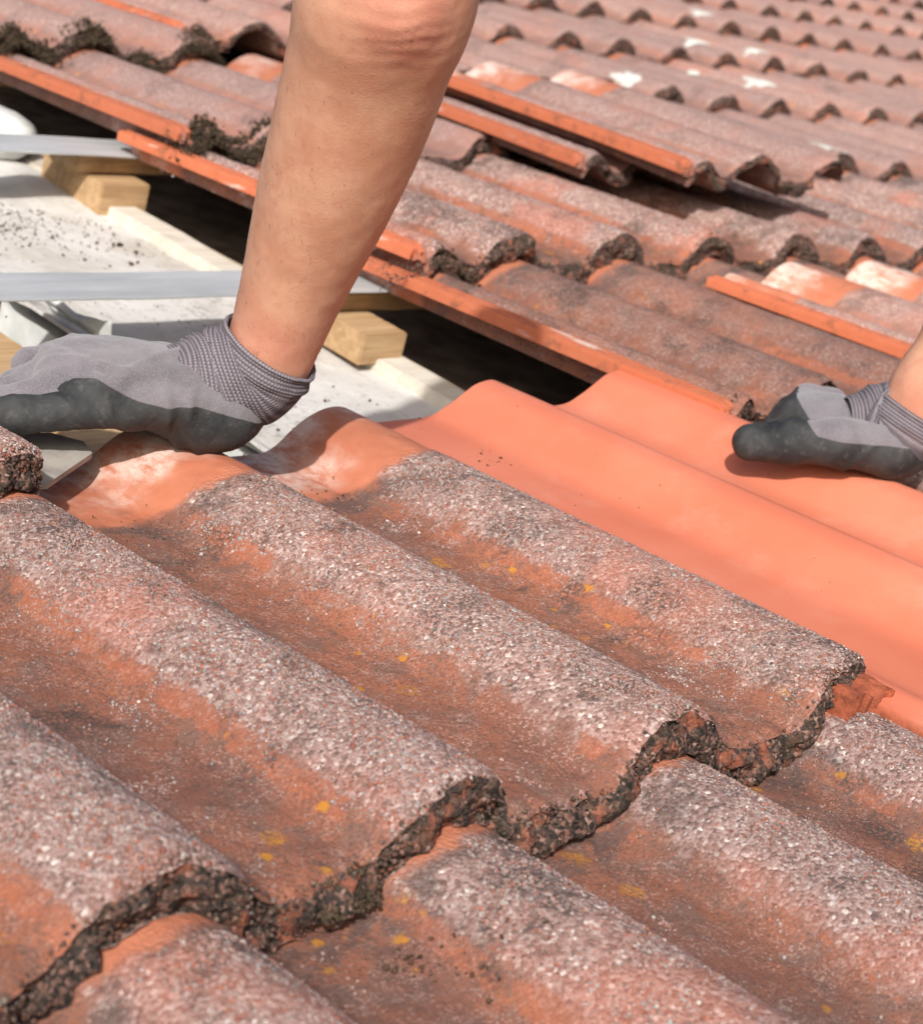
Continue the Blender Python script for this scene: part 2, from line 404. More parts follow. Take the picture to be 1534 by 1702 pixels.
# ---------------------------------------------------------------- the old tile
def roll(x, w=.057, wr=.047, soft=.0085, ex=1.0):
    r = 0
    for o in (-1, -.5, 0, .5, 1):
        q = x + o * soft; a = np.clip(np.where(q < 0, -q / w, q / (wr or w)), 0, 1)
        r = r + (1 - a ** 2) ** ex / 5
    return r
def prof_top(x, rib):
    """height of the top surface over the pan (pan = 0)"""
    z = H * np.maximum(roll(x - S), roll(x - 2 * S))
    c = np.cos(2 * np.pi * x / S)
    z = z - .0016 * np.clip(-c, 0, 1) * (x > 0)
    if rib: z = np.maximum(z, .020 * roll(x - .058, .026, .026))
    return z
LOCK = [(.0148, .0120), (.0152, .0150), (.0205, .0160), (.0210, .0100), (.0255, .0098), (.0260, .0165), (.0315, .0170),
        (.0320, .0080), (.0360, .0070)]
def ragged(x, seed):
    return .0110 * fbm(x * 24 + seed * 3, x * 0 + .3, seed + 2, 3) + .0022 * fbm(x * 190, x * 0, seed + 3, 2)
def tile_mesh(name, nx, ys, nb, lockv, seed, thin=False, rough=1.0, m_end=6, length=L, mat=OLD, xr=None, prof=None, wob=1.0):
    rng = np.random.default_rng(seed)
    x1 = 2 * S + .036 if xr is None else xr[1]
    if lockv:
        xl = np.array([a for a, _ in LOCK]); xs = np.concatenate([xl, np.linspace(.037, x1, nx)])
    else:
        xs = np.linspace(-.024 if xr is None else xr[0], x1, nx)
    fz = prof or (lambda x: prof_top(x, lockv))
    zt = fz(xs)
    lk = np.zeros(len(xs))
    if lockv:
        zt[:len(LOCK)] = [b for _, b in LOCK]; lk = (xs < .0365).astype(float); lk[3:5] = .25; lk[7:9] = .2
    X, Y = np.meshgrid(xs, ys, indexing='ij')             # ys run head -> lower end
    Z = np.repeat(zt[:, None], len(ys), 1) - H
    lr_ = (xs < .0365).astype(float) if lockv else lk
    sm = (1 - lr_)[:, None] * sstep(length, G, Y)            # roughness only where exposed
    Z = Z + sm * rough * (.0011 * fbm(X * 38 + seed, Y * 30, seed) + .0010 * fbm(X * 130, Y * 130, seed + 5, 2))
    # thickness
    tc = .013 if thin else .030
    tp = .022 if thin else .030
    th0 = (tp - (tp - tc) * np.clip(zt / H, 0, 1))
    th0 = np.where(xs < .0365, .011, th0) if lockv else th0
    # ragged lower end
    ex = wob * ragged(xs, seed)
    ex = ex * np.where(lk > 0, .35, 1)
    near = sstep(.05, 0.0, Y)
    Y = Y + near * ex[:, None]
    droop = wob * (.0022 * sstep(.010, 0, ys) + .0018 * sstep(.004, 0, ys))
    Z = Z - droop[None, :] * (1 + 1.2 * fbm(xs * 60, xs * 0 + 2, seed + 9, 2))[:, None]
    # end face
    ft = np.linspace(0, 1, m_end + 2)[1:-1]
    zb_end = (zt - H) - th0 * (1 + wob * .38 * fbm(xs * 33, xs * 0 + 5, seed + 4, 3))
    FX = np.repeat(xs[:, None], m_end, 1)
    z_rim = Z[:, -1]
    FZ = z_rim[:, None] + (zb_end - z_rim)[:, None] * ft[None]
    bul = -.0035 * np.sin(np.pi * ft)[None, :] + wob * (.0110 * fbm(FX * 60, FZ * 75 + seed, seed + 6, 3) + .0030 * (0.5 - worley(FX * 260, FZ * 260, seed + 7)))
    bul = bul * (1 - .7 * lk[:, None])
    FY = ex[:, None] + bul
    # underside
    yb = np.linspace(0.0, length, nb)
    BX = np.repeat(xs[:, None], nb, 1)
    tap = 1 - .35 * yb / length
    BZ = (zt - H)[:, None] - th0[:, None] * tap[None]
    BZ[:, 0] = zb_end
    BY = np.repeat(yb[None], len(xs), 0); BY[:, 0] += ex
    VX = np.concatenate([X, FX, BX], 1); VY = np.concatenate([Y, FY, BY], 1); VZ = np.concatenate([Z, FZ, BZ], 1)
    n, N = VX.shape
    V = np.stack([VX, VY, VZ], -1).reshape(-1, 3)
    F = [grid_faces(n, N, True)]
    F.append(np.arange(N)[None, :]); F.append(((n - 1) * N + np.arange(N))[None, ::-1])
    top = len(ys)
    endf = np.zeros((n, N)); endf[:, top:top + m_end] = 1; endf[:, top - 1] = .55; endf[:, top + m_end:] = .4
    endf *= (1 - lr_[:, None])
    pr = np.clip(zt / H, 0, 1)
    d = np.mod(xs + S / 2, S) - S / 2
    at = dict(prof=np.repeat(pr[:, None], N, 1).ravel(), hd=VY.ravel(), endf=endf.ravel(),
              lock=np.repeat(lk[:, None], N, 1).ravel(), sx=np.repeat((d / (S / 2))[:, None], N, 1).ravel())
    return np_mesh(name, V, F, mat, True, at, sharp=48)

YS_FAR = np.concatenate([np.linspace(L, G + .02, 3), np.linspace(G, .03, 10), [.018, .010, .005, .002, 0]])
YS_MID = np.concatenate([np.linspace(L, .03, 60), np.linspace(.027, 0, 14)])
YS_NEAR = np.concatenate([np.linspace(L, .03, 150), np.linspace(.028, 0, 22)])
far_plain = [tile_mesh('roof_tile', 64, YS_FAR, 3, False, 100 + i) for i in range(5)]
far_lock = [tile_mesh('roof_tile', 64, YS_FAR, 3, True, 120 + i) for i in range(2)]
mid_plain = [tile_mesh('roof_tile', 110, YS_MID, 4, False, 140 + i, m_end=9) for i in range(3)]
mid_lock = [tile_mesh('roof_tile', 110, YS_MID, 4, True, 150 + i, m_end=9) for i in range(3)]
near_plain = [tile_mesh('roof_tile', 210, YS_NEAR, 4, False, 160 + i, m_end=14, xr=(-.024, 2 * S + (.020 if i == 1 else .036))) for i in range(3)]

def grains_for(seed, tseed, n_top, n_end, y0=0.0, y1=G - .012, x0=-.02, x1=2 * S + .034, rmin=.00055, rmax=.0014):
    rng = np.random.default_rng(seed)
    P = []; R_ = []; C_ = []
    k = int(n_top * 2.6)
    x = rng.uniform(x0, x1, k); y = rng.uniform(y0, y1, k)
    z = prof_top(x, False); pr = z / H
    pm = sstep(.10, .55, pr + .8 * fbm(x * 40, y * 40, seed, 3)) * .96 + .015
    pm *= 1 - .9 * sstep(.05, .22, fbm(x * 15, y * 15, seed + 33, 4)) * (pr < .75)
    pm *= 1 - .6 * sstep(.16, .3, fbm(x * 21, y * 21, seed + 43, 4))
    keep = rng.random(k) < pm
    x, y, z, pr = x[keep], y[keep], z[keep], pr[keep]
    r = (rmin + (rmax - rmin) * rng.random(len(x)) ** 2.6) * (1 + .35 * fbm(x * 26, y * 26, seed + 51, 3))
    big = rng.random(len(x)) < .010; r[big] *= 1.75
    y = y + sstep(.05, 0, y) * ragged(x, tseed); z = z - (.0022 * sstep(.010, 0, y) + .0018 * sstep(.004, 0, y))
    P.append(np.stack([x, y, z - H - r * .06], 1)); R_.append(r); C_.append(grain_cols(len(x), rng))
    xe = rng.uniform(x0, x1, n_end); t = rng.random(n_end)
    ze = prof_top(xe, False) - H - .001 - t * .027
    re = .0005 + .0013 * rng.random(n_end) ** 1.6
    ye = -.0035 * np.sin(np.pi * t) + .003 * fbm(xe * 75, ze * 75, seed, 2) + .0022 + ragged(xe, tseed)
    P.append(np.stack([xe, ye, ze], 1)); R_.append(re); C_.append(grain_cols(n_end, rng, .85))
    return lumps('granules', np.concatenate(P), np.concatenate(R_), GRANM, np.concatenate(C_), (.62, 1.0), rng)

# ---------------------------------------------------------------- the roof
roof = empty('roof'); tag(roof, kind='structure')
# boarding, battens, counter battens
obj('sarking_board', box_mesh('sarking_board', (-1.4, -1.2, -.215), (5.6, 3.6, -.190), DECK, bev=0), roof)
def tile_at(k, r, me, dx=0, dy=0, dz=0, rz=0.0, ry=0.0):
    o = obj('roof_tile', me, roof, (k * S + dx, r * G + dy, dz), (-TILT, ry, rz)); return o
rj = random.Random(3)
skip = {(3, 10), (4, 8)}
for r in range(-2, 13):
    for k in range(-6, 48, 2):
        if r == 0 and k == 4: continue               # new tile goes here
        if r == 0 and k > 2 and k != 6: continue
        if r >= 1 and r <= 5 and k < 6 and not (r == 1 and k <= 0): continue   # the stripped opening
        if r >= 6 and k < 2 * r - 6: continue
        if (r, k) in skip: continue
        if r < 0 and k > 10: continue
        if r == 1 and k > 14: continue
        if r == 2 and k > 16: continue
        if r == 3 and k > 20: continue
        if r >= 4 and k > 18 + 3.4 * (r - 3): continue
        j = lambda s: rj.uniform(-s, s)
        lockt = (r >= 1 and k == 6 and r <= 5)
        if r <= 0 and k in (0, 2, 4, 6) and r >= -1 or (r == 1 and k == 0):
            me = near_plain[(k // 2 + r) % 3]
            if k == 6: me = mid_plain[0]
        elif r in (1, 2, 3) and k <= 12:
            me = mid_lock[r - 1] if lockt else mid_plain[(k // 2 + r) % 3]
        else:
            me = far_lock[r % 2] if lockt else far_plain[(k // 2 * 3 + r) % 5]
        big = 1.5 if r >= 3 else 1 if r >= 1 else .5
        o = tile_at(k, r, me, j(.003) * big, j(.006) * big, j(.0015) * big, j(.006) * big, j(.004) * big)
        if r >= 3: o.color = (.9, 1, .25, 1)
        if (r, k) in ((1, 6), (1, 8)): o.color = (.30, 1, 1, 1)
        if r == 0 and k in (0, 2):
            obj('granules', grains_for(200 + k, 160 + (k // 2 + r) % 3, 30000, 1300, x1=2 * S + (.018 if k == 2 else .034)), o)['kind'] = 'stuff'
        elif r == -1 and k in (0, 2, 4):
            obj('granules', grains_for(210 + k, 160 + (k // 2 + r) % 3, 13000, 300, y0=.12), o)['kind'] = 'stuff'
        elif (r, k) in ((1, 0),):
            obj('granules', grains_for(220 + k, 160 + (k // 2 + r) % 3, 2500, 900, y1=.12, x0=.2, x1=2 * S + .018), o)['kind'] = 'stuff'
        elif (r, k) in ((2, 6), (2, 8)):
            obj('granules', grains_for(230 + k + r, (150 + r - 1) if lockt else 140 + (k // 2 + r) % 3, 3000, 1500, rmin=.0009, rmax=.0019), o)['kind'] = 'stuff'

def batten(x0, x1, y, z1, name='batten', w=.052, h=.024, mat=WOOD, seed=0):
    return obj(name, box_mesh(name, (x0, y - w / 2, z1 - h), (x1, y + w / 2, z1), mat, jit=.0012, seed=seed), roof)
batten(-.8, .630, .834, -.077, seed=1); batten(.985, 3.4, .834, -.077, seed=2)
batten(-.8, .630, 1.252, -.077, seed=3); batten(1.000, 3.4, 1.252, -.077, seed=4)
batten(.9, 4.2, 1.60, -.077, seed=5); batten(.9, 4.6, 1.98, -.077, seed=6)
batten(-.8, 2.0, .43, -.084, seed=7)
def counter(x0, x1, y0, y1, z1=-.1012, h=.04, name='counter_batten', mat=WOOD, seed=0):
    return obj(name, box_mesh(name, (x0, y0, z1 - h), (x1, y1, z1), mat, jit=.001, seed=seed), roof)
counter(.545, .620, .46, .95, h=.088, seed=11)
counter(1.006, 1.066, .748, .90, h=.032, seed=12); counter(1.016, 1.082, 1.195, 1.31, seed=13)
counter(1.020, 1.108, .38, 2.4, z1=-.1425, h=.0475, name='rafter_plank', mat=WOODG, seed=14)
counter(1.030, 1.068, .36, 2.4, z1=-.128, h=.020, name='edge_batten', mat=PALE, seed=16)
counter(1.62, 1.70, .5, 2.6, h=.088, seed=15)

# white facing of the insulation with a torn edge
def panel():
    nx, ny = 60, 220
    u = np.linspace(0, 1, nx); y = np.linspace(.40, 1.95, ny)
    xl = .735 + .010 * fbm(y * 9, y * 0, 3, 3); xr = 1.062 + .020 * fbm(y * 16, y * 0, 4, 3) + .010 * fbm(y * 70, y * 0, 8, 2)
    X = xl[None] + u[:, None] * (xr - xl)[None]; Y = np.repeat(y[None], nx, 0)
    Z = -.1395 + .004 * fbm(X * 11, Y * 11, 6, 4) + .020 * np.exp(-((X - xl[None]) / .02) ** 2) * (1 + fbm(Y * 12, X * 0, 9, 2)) \
        + .012 * np.exp(-((X - 1.0) / .05) ** 2) * sstep(1.15, 1.35, Y) - .0015 * sstep(.94, 1.0, u)[:, None]
    Zb = Z - .004
    V = np.concatenate([np.stack([X, Y, Z], -1).reshape(-1, 3), np.stack([X, Y, Zb], -1).reshape(-1, 3)])
    n = nx * ny
    F = [grid_faces(nx, ny), grid_faces(nx, ny, off=n)[:, ::-1]]
    def side(ids): ids = np.asarray(ids); return np.stack([ids[:-1], ids[1:], ids[1:] + n, ids[:-1] + n], 1)
    i = np.arange(ny); F += [side(i), side((nx - 1) * ny + i)[:, ::-1]]
    return np_mesh('insulation_panel', V, F, PANEL, True, sharp=60)
obj('insulation_panel', panel(), roof)
obj('insulation_core', box_mesh('insulation_core', (.75, .40, -.189), (1.018, 1.95, -.150), FILM, bev=0), roof)

# pale lichen blots on the far tiles (conform to the rolls)
def blot(k, r, xx, yy, rad, seed):
    rng = np.random.default_rng(seed); na, nr = 22, 5
    a = np.linspace(0, 2 * np.pi, na, endpoint=False); rr = np.linspace(0, 1, nr)[1:]
    ra = rad * (1 + 1.3 * np.array([vnoise(np.array([3 * math.cos(t) + seed]), np.array([3 * math.sin(t)]), seed)[0] for t in a]))
    X = [xx]; Y = [yy]; Zo = [.0025]
    for q in rr:
        for t, w in zip(a, ra):
            X.append(xx + q * w * math.cos(t)); Y.append(yy + 1.3 * q * w * math.sin(t)); Zo.append(.0025 * (1 - q ** 3) - .0006)
    X, Y, Zo = map(np.array, (X, Y, Zo)); Z = prof_top(X, False) - H + Zo + .0008
    F3 = [[0, 1 + i, 1 + (i + 1) % na] for i in range(na)]
    F4 = [[1 + q * na + i, 1 + (q + 1) * na + i, 1 + (q + 1) * na + (i + 1) % na, 1 + q * na + (i + 1) % na] for q in range(nr - 2) for i in range(na)]
    me = np_mesh('lichen_blot', np.stack([X, Y, Z], 1), [np.array(F3), np.array(F4)], DROP)
    obj('lichen_blot', me, roof, (k * S, r * G, .001), (-TILT, 0, 0))
for i, (k, r, xx, yy, rad) in enumerate([(12, 4, 1.85 * S, .075, .026), (16, 4, .92 * S, .17, .026), (14, 4, 1.9 * S, .2, .012),
                                         (18, 5, .95 * S, .06, .022), (16, 5, 1.95 * S, .09, .020), (12, 3, 2.02 * S, .05, .024), (20, 6, 1.0 * S, .1, .03)]):
    blot(k, r, xx, yy, rad, 40 + i)

# dry moss on the broken ends
def moss(k, r, pts, n, seed, size=.012):
    rng = np.random.default_rng(seed); P = []; R_ = []
    for (x, y, s) in pts:
        p = rng.normal(size=(n, 3)) * np.array([s, s * .7, s * .45]); q = np.array([x, y, 0]) + p
        q[:, 2] = prof_top(q[:, 0], True) - H + np.abs(p[:, 2]) * .9 - .006 - .012 * (q[:, 1] < 0)
        P.append(q); R_.append(rng.uniform(.0008, .0028, n))
    me = lumps('moss', np.concatenate(P), np.concatenate(R_), MOSS, None, (.35, 1.0), rng, True, .35)
    o = obj('moss', me, roof, (k * S, r * G, 0), (-TILT, 0, 0)); o['kind'] = 'stuff'
moss(6, 3, [(.045, .0, .014), (.07, -.002, .016), (.11, -.004, .015), (.14, -.002, .013)], 800, 1)
moss(6, 4, [(.05, 0, .012), (.09, -.004, .015), (S, .0, .016), (2 * S, 0, .016), (1.5 * S, -.004, .012)], 800, 2)
moss(6, 2, [(.05, .000, .006), (.08, -.006, .008)], 120, 3)
moss(6, 1, [(.05, .000, .006), (.1, -.006, .008)], 120, 4)
moss(0, 0, [(1.62 * S, -.004, .005), (1.5 * S, -.006, .004)], 200, 5)

# ---------------------------------------------------------------- loose tiles, one thing each
def loose(label, me, loc, rot):
    o = obj('concrete_tile', me, None, loc, rot); o.color = (.9, 1, .4, 1)
    return tag(o, label, 'roof tile', 'loose old tiles lying on the roof')
lo_me = [tile_mesh('concrete_tile', 80, YS_MID, 4, True, 300 + i, thin=True, m_end=8) for i in range(4)]
t1 = loose('weathered tile lifted on top of another, its hollow lower end above a dark gap', lo_me[0], (1.580, .862, .070), (-.05, .0, .0))
t2 = loose('weathered tile lying under the raised one, only its orange side edge showing', lo_me[1], (1.520, .975, .038), (-.05, .0, .0))
t3 = loose('old tile at the right edge with limed white head and orange side edge', lo_me[2], (1.404, .195, .036), (-TILT, 0, .006))
t4 = loose('old tile slid up the roof behind the forearm, pale orange edge at the top', lo_me[3], (8 * S + .02, 4 * G + .10, .010), (-TILT, 0, .02))

# the new smooth orange tile
def new_prof(x):
    pts = [(-.5, 0), (-.43, .0), (-.36, .06), (-.25, .38), (-.11, .88), (0, 1.0), (.09, .84), (.20, .30), (.28, .08), (.36, .01), (.5, 0)]
    px, pz = np.array([p for p, _ in pts]) * S, np.array([q for _, q in pts])
    z = 0
    for o in np.linspace(-1, 1, 7):
        q = np.mod(x + o * .0045 + S / 2, S) - S / 2
        z = z + .0290 * np.interp(q, px, pz) / 7
    z = z * sstep(.055, .075, x) + .004 * np.exp(-((x - .01) / .012) ** 2)
    return z
LN = .548
ysn = np.concatenate([[LN, LN - .002, LN - .006], np.linspace(LN - .014, .02, 60), [.012, .006, .002, 0]])
nt = tag(empty('clay_tile', (4 * S + .018, -.063, .014), (-TILT, 0, 0)), 'smooth new orange clay tile pressed into place by the right hand', 'roof tile')
obj('tile_body', tile_mesh('tile_body', 130, ysn, 5, False, 410, rough=.12, m_end=4, length=LN, mat=NEW, xr=(-.012, 2 * S + .100), prof=new_prof, wob=.12), nt)
NIB = mat_simple('broken_clay', (.17, .048, .027), (.34, .095, .050), 130, .9, .15, .7, .0015, 500)
def rib_mesh():
    nx, ny = 84, 70
    x = np.linspace(-.019, .019, nx); y = np.linspace(.012, .16, ny)
    p = .012 * roll(x + .012, .016, .016, .003) + .013 * roll(x - .014, .016, .016, .003)
    X, Y = np.meshgrid(x, y, indexing='ij'); Z = -H + p[:, None] + (.0022 * fbm(X * 170, Y * 170, 21, 3) - .002) * sstep(.055, .014, Y)
    rag = .010 * fbm(x * 90, x * 0, 5, 3) + .0015 * fbm(x * 420, x * 0, 7, 2)
    Y = Y + sstep(.05, .012, Y) * rag[:, None]
    Zb = np.full_like(Z, -H - .012); Yb = Y + .003
    V = np.concatenate([np.stack([X, Y, Z], -1).reshape(-1, 3), np.stack([X, Yb, Zb], -1).reshape(-1, 3)])
    n = nx * ny; F = [grid_faces(nx, ny)[:, ::-1], grid_faces(nx, ny, off=n)]
    def side(ids): ids = np.asarray(ids); return np.stack([ids[:-1], ids[1:], ids[1:] + n, ids[:-1] + n], 1)
    F += [side(np.arange(ny)), side((nx - 1) * ny + np.arange(ny)), side(np.arange(nx) * ny)]
    return np_mesh('lock_rib', V, F, NIB, True, {'endf': np.tile(sstep(.040, .012, Y).ravel(), 2)}, sharp=40)
obj('lock_rib', rib_mesh(), nt, (-.018, .036, -.003))

# ---------------------------------------------------------------- steel strips, offcut, film
def strip(label, x0, x1, y0, y1, z, seed):
    me = box_mesh('metal_strip', (x0, y0, z - .0022), (x1, y1, z), ZINC, jit=.0006, bev=.0007, seed=seed)
    tag(obj('metal_strip', me), label, 'metal strip', 'steel strips across the opening')
strip('long flat pale steel strip crossing the opening just above the left glove', -.45, 1.16, .790, .853, -.0735, 21)
strip('flat pale steel strip higher in the opening, under the dark roof void', -.25, 1.24, 1.208, 1.272, -.0735, 22)
def offcut():
    pts = [(.300, .50), (.440, .474), (.455, .458), (.449, .440), (.428, .427), (.388, .402), (.300, .405)]
    n = len(pts); zz = [-.036 - .03 * (p[0] - .3) for p in pts]
    V = np.array([(x, y, z) for (x, y), z in zip(pts, zz)] + [(x, y, z - .004) for (x, y), z in zip(pts, zz)])
    F = [np.arange(n)[None, ::-1], (n + np.arange(n))[None], np.array([[i, (i + 1) % n, n + (i + 1) % n, n + i] for i in range(n)])]
    return np_mesh('fibre_sheet_offcut', V, F, SLATE, False)
tag(obj('fibre_sheet_offcut', offcut()), 'thin grey flat offcut lying under the fingers of the left glove', 'offcut')
def film():
    nx, ny = 26, 50
    a = np.linspace(-.5, 2.5, nx); y = np.linspace(.80, .895, ny)
    A, Y = np.meshgrid(a, y, indexing='ij')
    rad = .011 + .010 * fbm(Y * 20, A * .8, 5, 3) * (1 + A * .2)
    X = .752 - np.sin(A) * rad + .012 * fbm(Y * 14, A, 7, 2) + .05 * (Y - .75) * 0; Z = -.128 + (1 - np.cos(A)) * rad * .8
    V = np.stack([X, Y, Z], -1).reshape(-1, 3)
    Vb = V + np.array([.0012, 0, -.0012]); n = nx * ny
    F = [grid_faces(nx, ny), grid_faces(nx, ny, off=n)[:, ::-1]]
    return np_mesh('membrane_flap', np.concatenate([V, Vb]), F, FILM)
tag(obj('membrane_flap', film()), 'curled white membrane edge behind the left glove fingers', 'membrane')
def wad():
    V, F = ico(); import bmesh
    bm = bmesh.new(); bmesh.ops.create_icosphere(bm, subdivisions=4, radius=1)
    V = np.array([v.co[:] for v in bm.verts]); F = np.array([[v.index for v in f.verts] for f in bm.faces]); bm.free()
    V = V * (1 + .16 * fbm(V[:, 0] * 2 + 3, V[:, 1] * 2 + V[:, 2], 3, 4))[:, None]
    return np_mesh('membrane_wad', V * np.array([.05, .06, .03]), F, FILM)
tag(obj('membrane_wad', wad(), None, (1.005, 1.40, -.108)), 'rounded white bundle of membrane behind the upper steel strip', 'membrane')

# soil crumbs: loose dirt nobody could count
def crumbs():
    rng = np.random.default_rng(5); P = []; R_ = []
    def put(cx, cy, sx_, sy_, n, zf, r0, r1):
        x = cx + rng.normal(size=n) * sx_; y = cy + rng.normal(size=n) * sy_
        r = r0 + (r1 - r0) * rng.random(n) ** 3; P.append(np.stack([x, y, zf(x, y) + r * .4], 1)); R_.append(r)
    pan = lambda x, y: np.full(len(x), -.1395)
    put(.90, 1.19, .05, .05, 1100, pan, .0003, .0019); put(.9, .95, .09, .12, 420, pan, .0003, .0014); put(.96, 1.08, .03, .03, 40, pan, .0006, .0035)
    put(.85, .66, .06, .07, 120, pan, .0005, .0020)
    nz = lambda x, y: new_prof(x - 4 * S - .018) - H - (T / G) * (y + .063) + .0135
    put(.82, .30, .06, .10, 60, nz, .0004, .0013); put(.79, .385, .012, .012, 40, nz, .0003, .0018); put(.95, .34, .012, .02, 10, nz, .0004, .0015); put(.9, .2, .1, .12, 90, nz, .0002, .0007)
    oz = lambda x, y: prof_top(np.mod(x, 2 * S) + (np.mod(x, 2 * S) < S * .5) * 2 * S, False) - H - (T / G) * y + .001
    put(.60, .385, .016, .012, 22, oz, .0003, .0011); put(.62, .375, .004, .004, 4, oz, .0008, .0020)
    put(.44, .37, .03, .02, 40, oz, .0003, .0010)
    bz = lambda x, y: prof_top(np.mod(x, 2 * S) + (np.mod(x, 2 * S) < S * .5) * 2 * S, False) - H - (T / G) * (y + G) + .001
    put(.28, -.045, .012, .008, 60, bz, .0004, .0022); put(.30, -.075, .014, .014, 40, bz, .0004, .0018)
    return lumps('soil_crumbs', np.concatenate(P), np.concatenate(R_), SOIL, None, (.5, 1.0), rng, True, .3)
tag(obj('soil_crumbs', crumbs()), 'dark crumbs of soil scattered over panel and tiles', 'soil', kind='stuff')

# ---------------------------------------------------------------- the person: arms by signed distance, gloves as children
def sdf_mesh(name, prims, lo, hi, res, mat, attr_fn=None, disp=None, relax=2):
    lo = np.array(lo); hi = np.array(hi); n = np.ceil((hi - lo) / res).astype(int) + 1
    ax = [lo[i] + res * np.arange(n[i]) for i in range(3)]
    X, Y, Z = np.meshgrid(*ax, indexing='ij'); X = X.astype(np.float32); Y = Y.astype(np.float32); Z = Z.astype(np.float32)
    D = np.full(X.shape, 1.0, dtype=np.float32)
    for p in prims:
        kind = p[0]
        if kind == 'c':
            _, a, b, ra, rb, k = p; a = np.array(a, float); b = np.array(b, float); ab = b - a; l2 = max(1e-9, ab @ ab)
            t = np.clip(((X - a[0]) * ab[0] + (Y - a[1]) * ab[1] + (Z - a[2]) * ab[2]) / l2, 0, 1)
            d = np.sqrt((X - a[0] - t * ab[0]) ** 2 + (Y - a[1] - t * ab[1]) ** 2 + (Z - a[2] - t * ab[2]) ** 2) - (ra + (rb - ra) * t)
        else:
            _, c, rot, r, k = p; q = np.stack([X - c[0], Y - c[1], Z - c[2]], -1) @ np.array(rot, dtype=np.float32).T
            r = np.array(r, dtype=np.float32); k0 = np.sqrt(((q / r) ** 2).sum(-1)); k1 = np.sqrt(((q / r ** 2) ** 2).sum(-1)) + 1e-6
            d = k0 * (k0 - 1) / k1
        d = d.astype(np.float32)
        if k < 0:                                            # smooth carve
            kk = -k; h = np.clip(.5 - .5 * (D + d) / kk, 0, 1); D = D * (1 - h) - d * h + kk * h * (1 - h)
        else:
            h = np.clip(.5 + .5 * (d - D) / k, 0, 1); D = d * (1 - h) + D * h - k * h * (1 - h)
    # naive surface nets
    ins = D < 0
    cs = np.zeros(tuple(n - 1), dtype=np.int8)
    for dx in (0, 1):
        for dy in (0, 1):
            for dz in (0, 1): cs += ins[dx:n[0] - 1 + dx, dy:n[1] - 1 + dy, dz:n[2] - 1 + dz]
    act = np.argwhere((cs > 0) & (cs < 8)); vid = np.full(cs.shape, -1, dtype=np.int64); vid[tuple(act.T)] = np.arange(len(act))
    acc = np.zeros((len(act), 3)); w = np.zeros(len(act))
    corners = [(a, b, c) for a in (0, 1) for b in (0, 1) for c in (0, 1)]
    for i, c0 in enumerate(corners):
        for c1 in corners[i + 1:]:
            if sum(abs(a - b) for a, b in zip(c0, c1)) != 1: continue
            d0 = D[act[:, 0] + c0[0], act[:, 1] + c0[1], act[:, 2] + c0[2]]; d1 = D[act[:, 0] + c1[0], act[:, 1] + c1[1], act[:, 2] + c1[2]]
            cr = (d0 < 0) != (d1 < 0); t = np.where(cr, d0 / np.where(cr, d0 - d1, 1), 0)
            acc += cr[:, None] * (np.array(c0) + t[:, None] * (np.array(c1) - np.array(c0))); w += cr
    V = lo + res * (act + acc / w[:, None])
    F = []
    for a in range(3):
        b, c = (a + 1) % 3, (a + 2) % 3
        s0 = [slice(None)] * 3; s1 = [slice(None)] * 3; s0[a] = slice(0, -1); s1[a] = slice(1, None)
        i0, i1 = ins[tuple(s0)], ins[tuple(s1)]; e = np.argwhere(i0 != i1)
        ok = (e[:, b] > 0) & (e[:, c] > 0) & (e[:, b] < n[b] - 1) & (e[:, c] < n[c] - 1); e = e[ok]
        ub = np.eye(3, dtype=int)[b]; uc = np.eye(3, dtype=int)[c]
        q = np.stack([vid[tuple((e - ub - uc).T)], vid[tuple((e - uc).T)], vid[tuple(e.T)], vid[tuple((e - ub).T)]], 1)
        fl = i0[tuple(e.T)]
        q = np.where(fl[:, None], q, q[:, ::-1]); F.append(q)
    F = np.concatenate(F)
    for _ in range(relax):
        nb = np.zeros_like(V); cn = np.zeros(len(V))
        for i in range(4):
            np.add.at(nb, F[:, i], V[F[:, (i + 1) % 4]]); np.add.at(cn, F[:, i], 1)
        V = .5 * V + .5 * nb / cn[:, None]
    if disp is not None:
        fn = np.cross(V[F[:, 2]] - V[F[:, 0]], V[F[:, 3]] - V[F[:, 1]]); N = np.zeros_like(V)
        for i in range(4): np.add.at(N, F[:, i], fn)
        N /= np.linalg.norm(N, axis=1)[:, None] + 1e-12
        V = V + N * disp(V, N)[:, None]
    N_ = None
    if attr_fn is not None:
        fn = np.cross(V[F[:, 2]] - V[F[:, 0]], V[F[:, 3]] - V[F[:, 1]]); N_ = np.zeros_like(V)
        for i in range(4): np.add.at(N_, F[:, i], fn)
        N_ /= np.linalg.norm(N_, axis=1)[:, None] + 1e-12
    return np_mesh(name, V, F, mat, True, attr_fn(V, N_) if attr_fn else None)
I3 = np.eye(3)
def v3(*a): return np.array(a, float)
def frame(e1, zup=(0, 0, 1)):
    e1 = np.array(e1, float); e1 /= np.linalg.norm(e1); z = np.array(zup, float); e2 = np.cross(e1, z); e2 /= np.linalg.norm(e2); e3 = np.cross(e2, e1)
    return e1, e2, e3

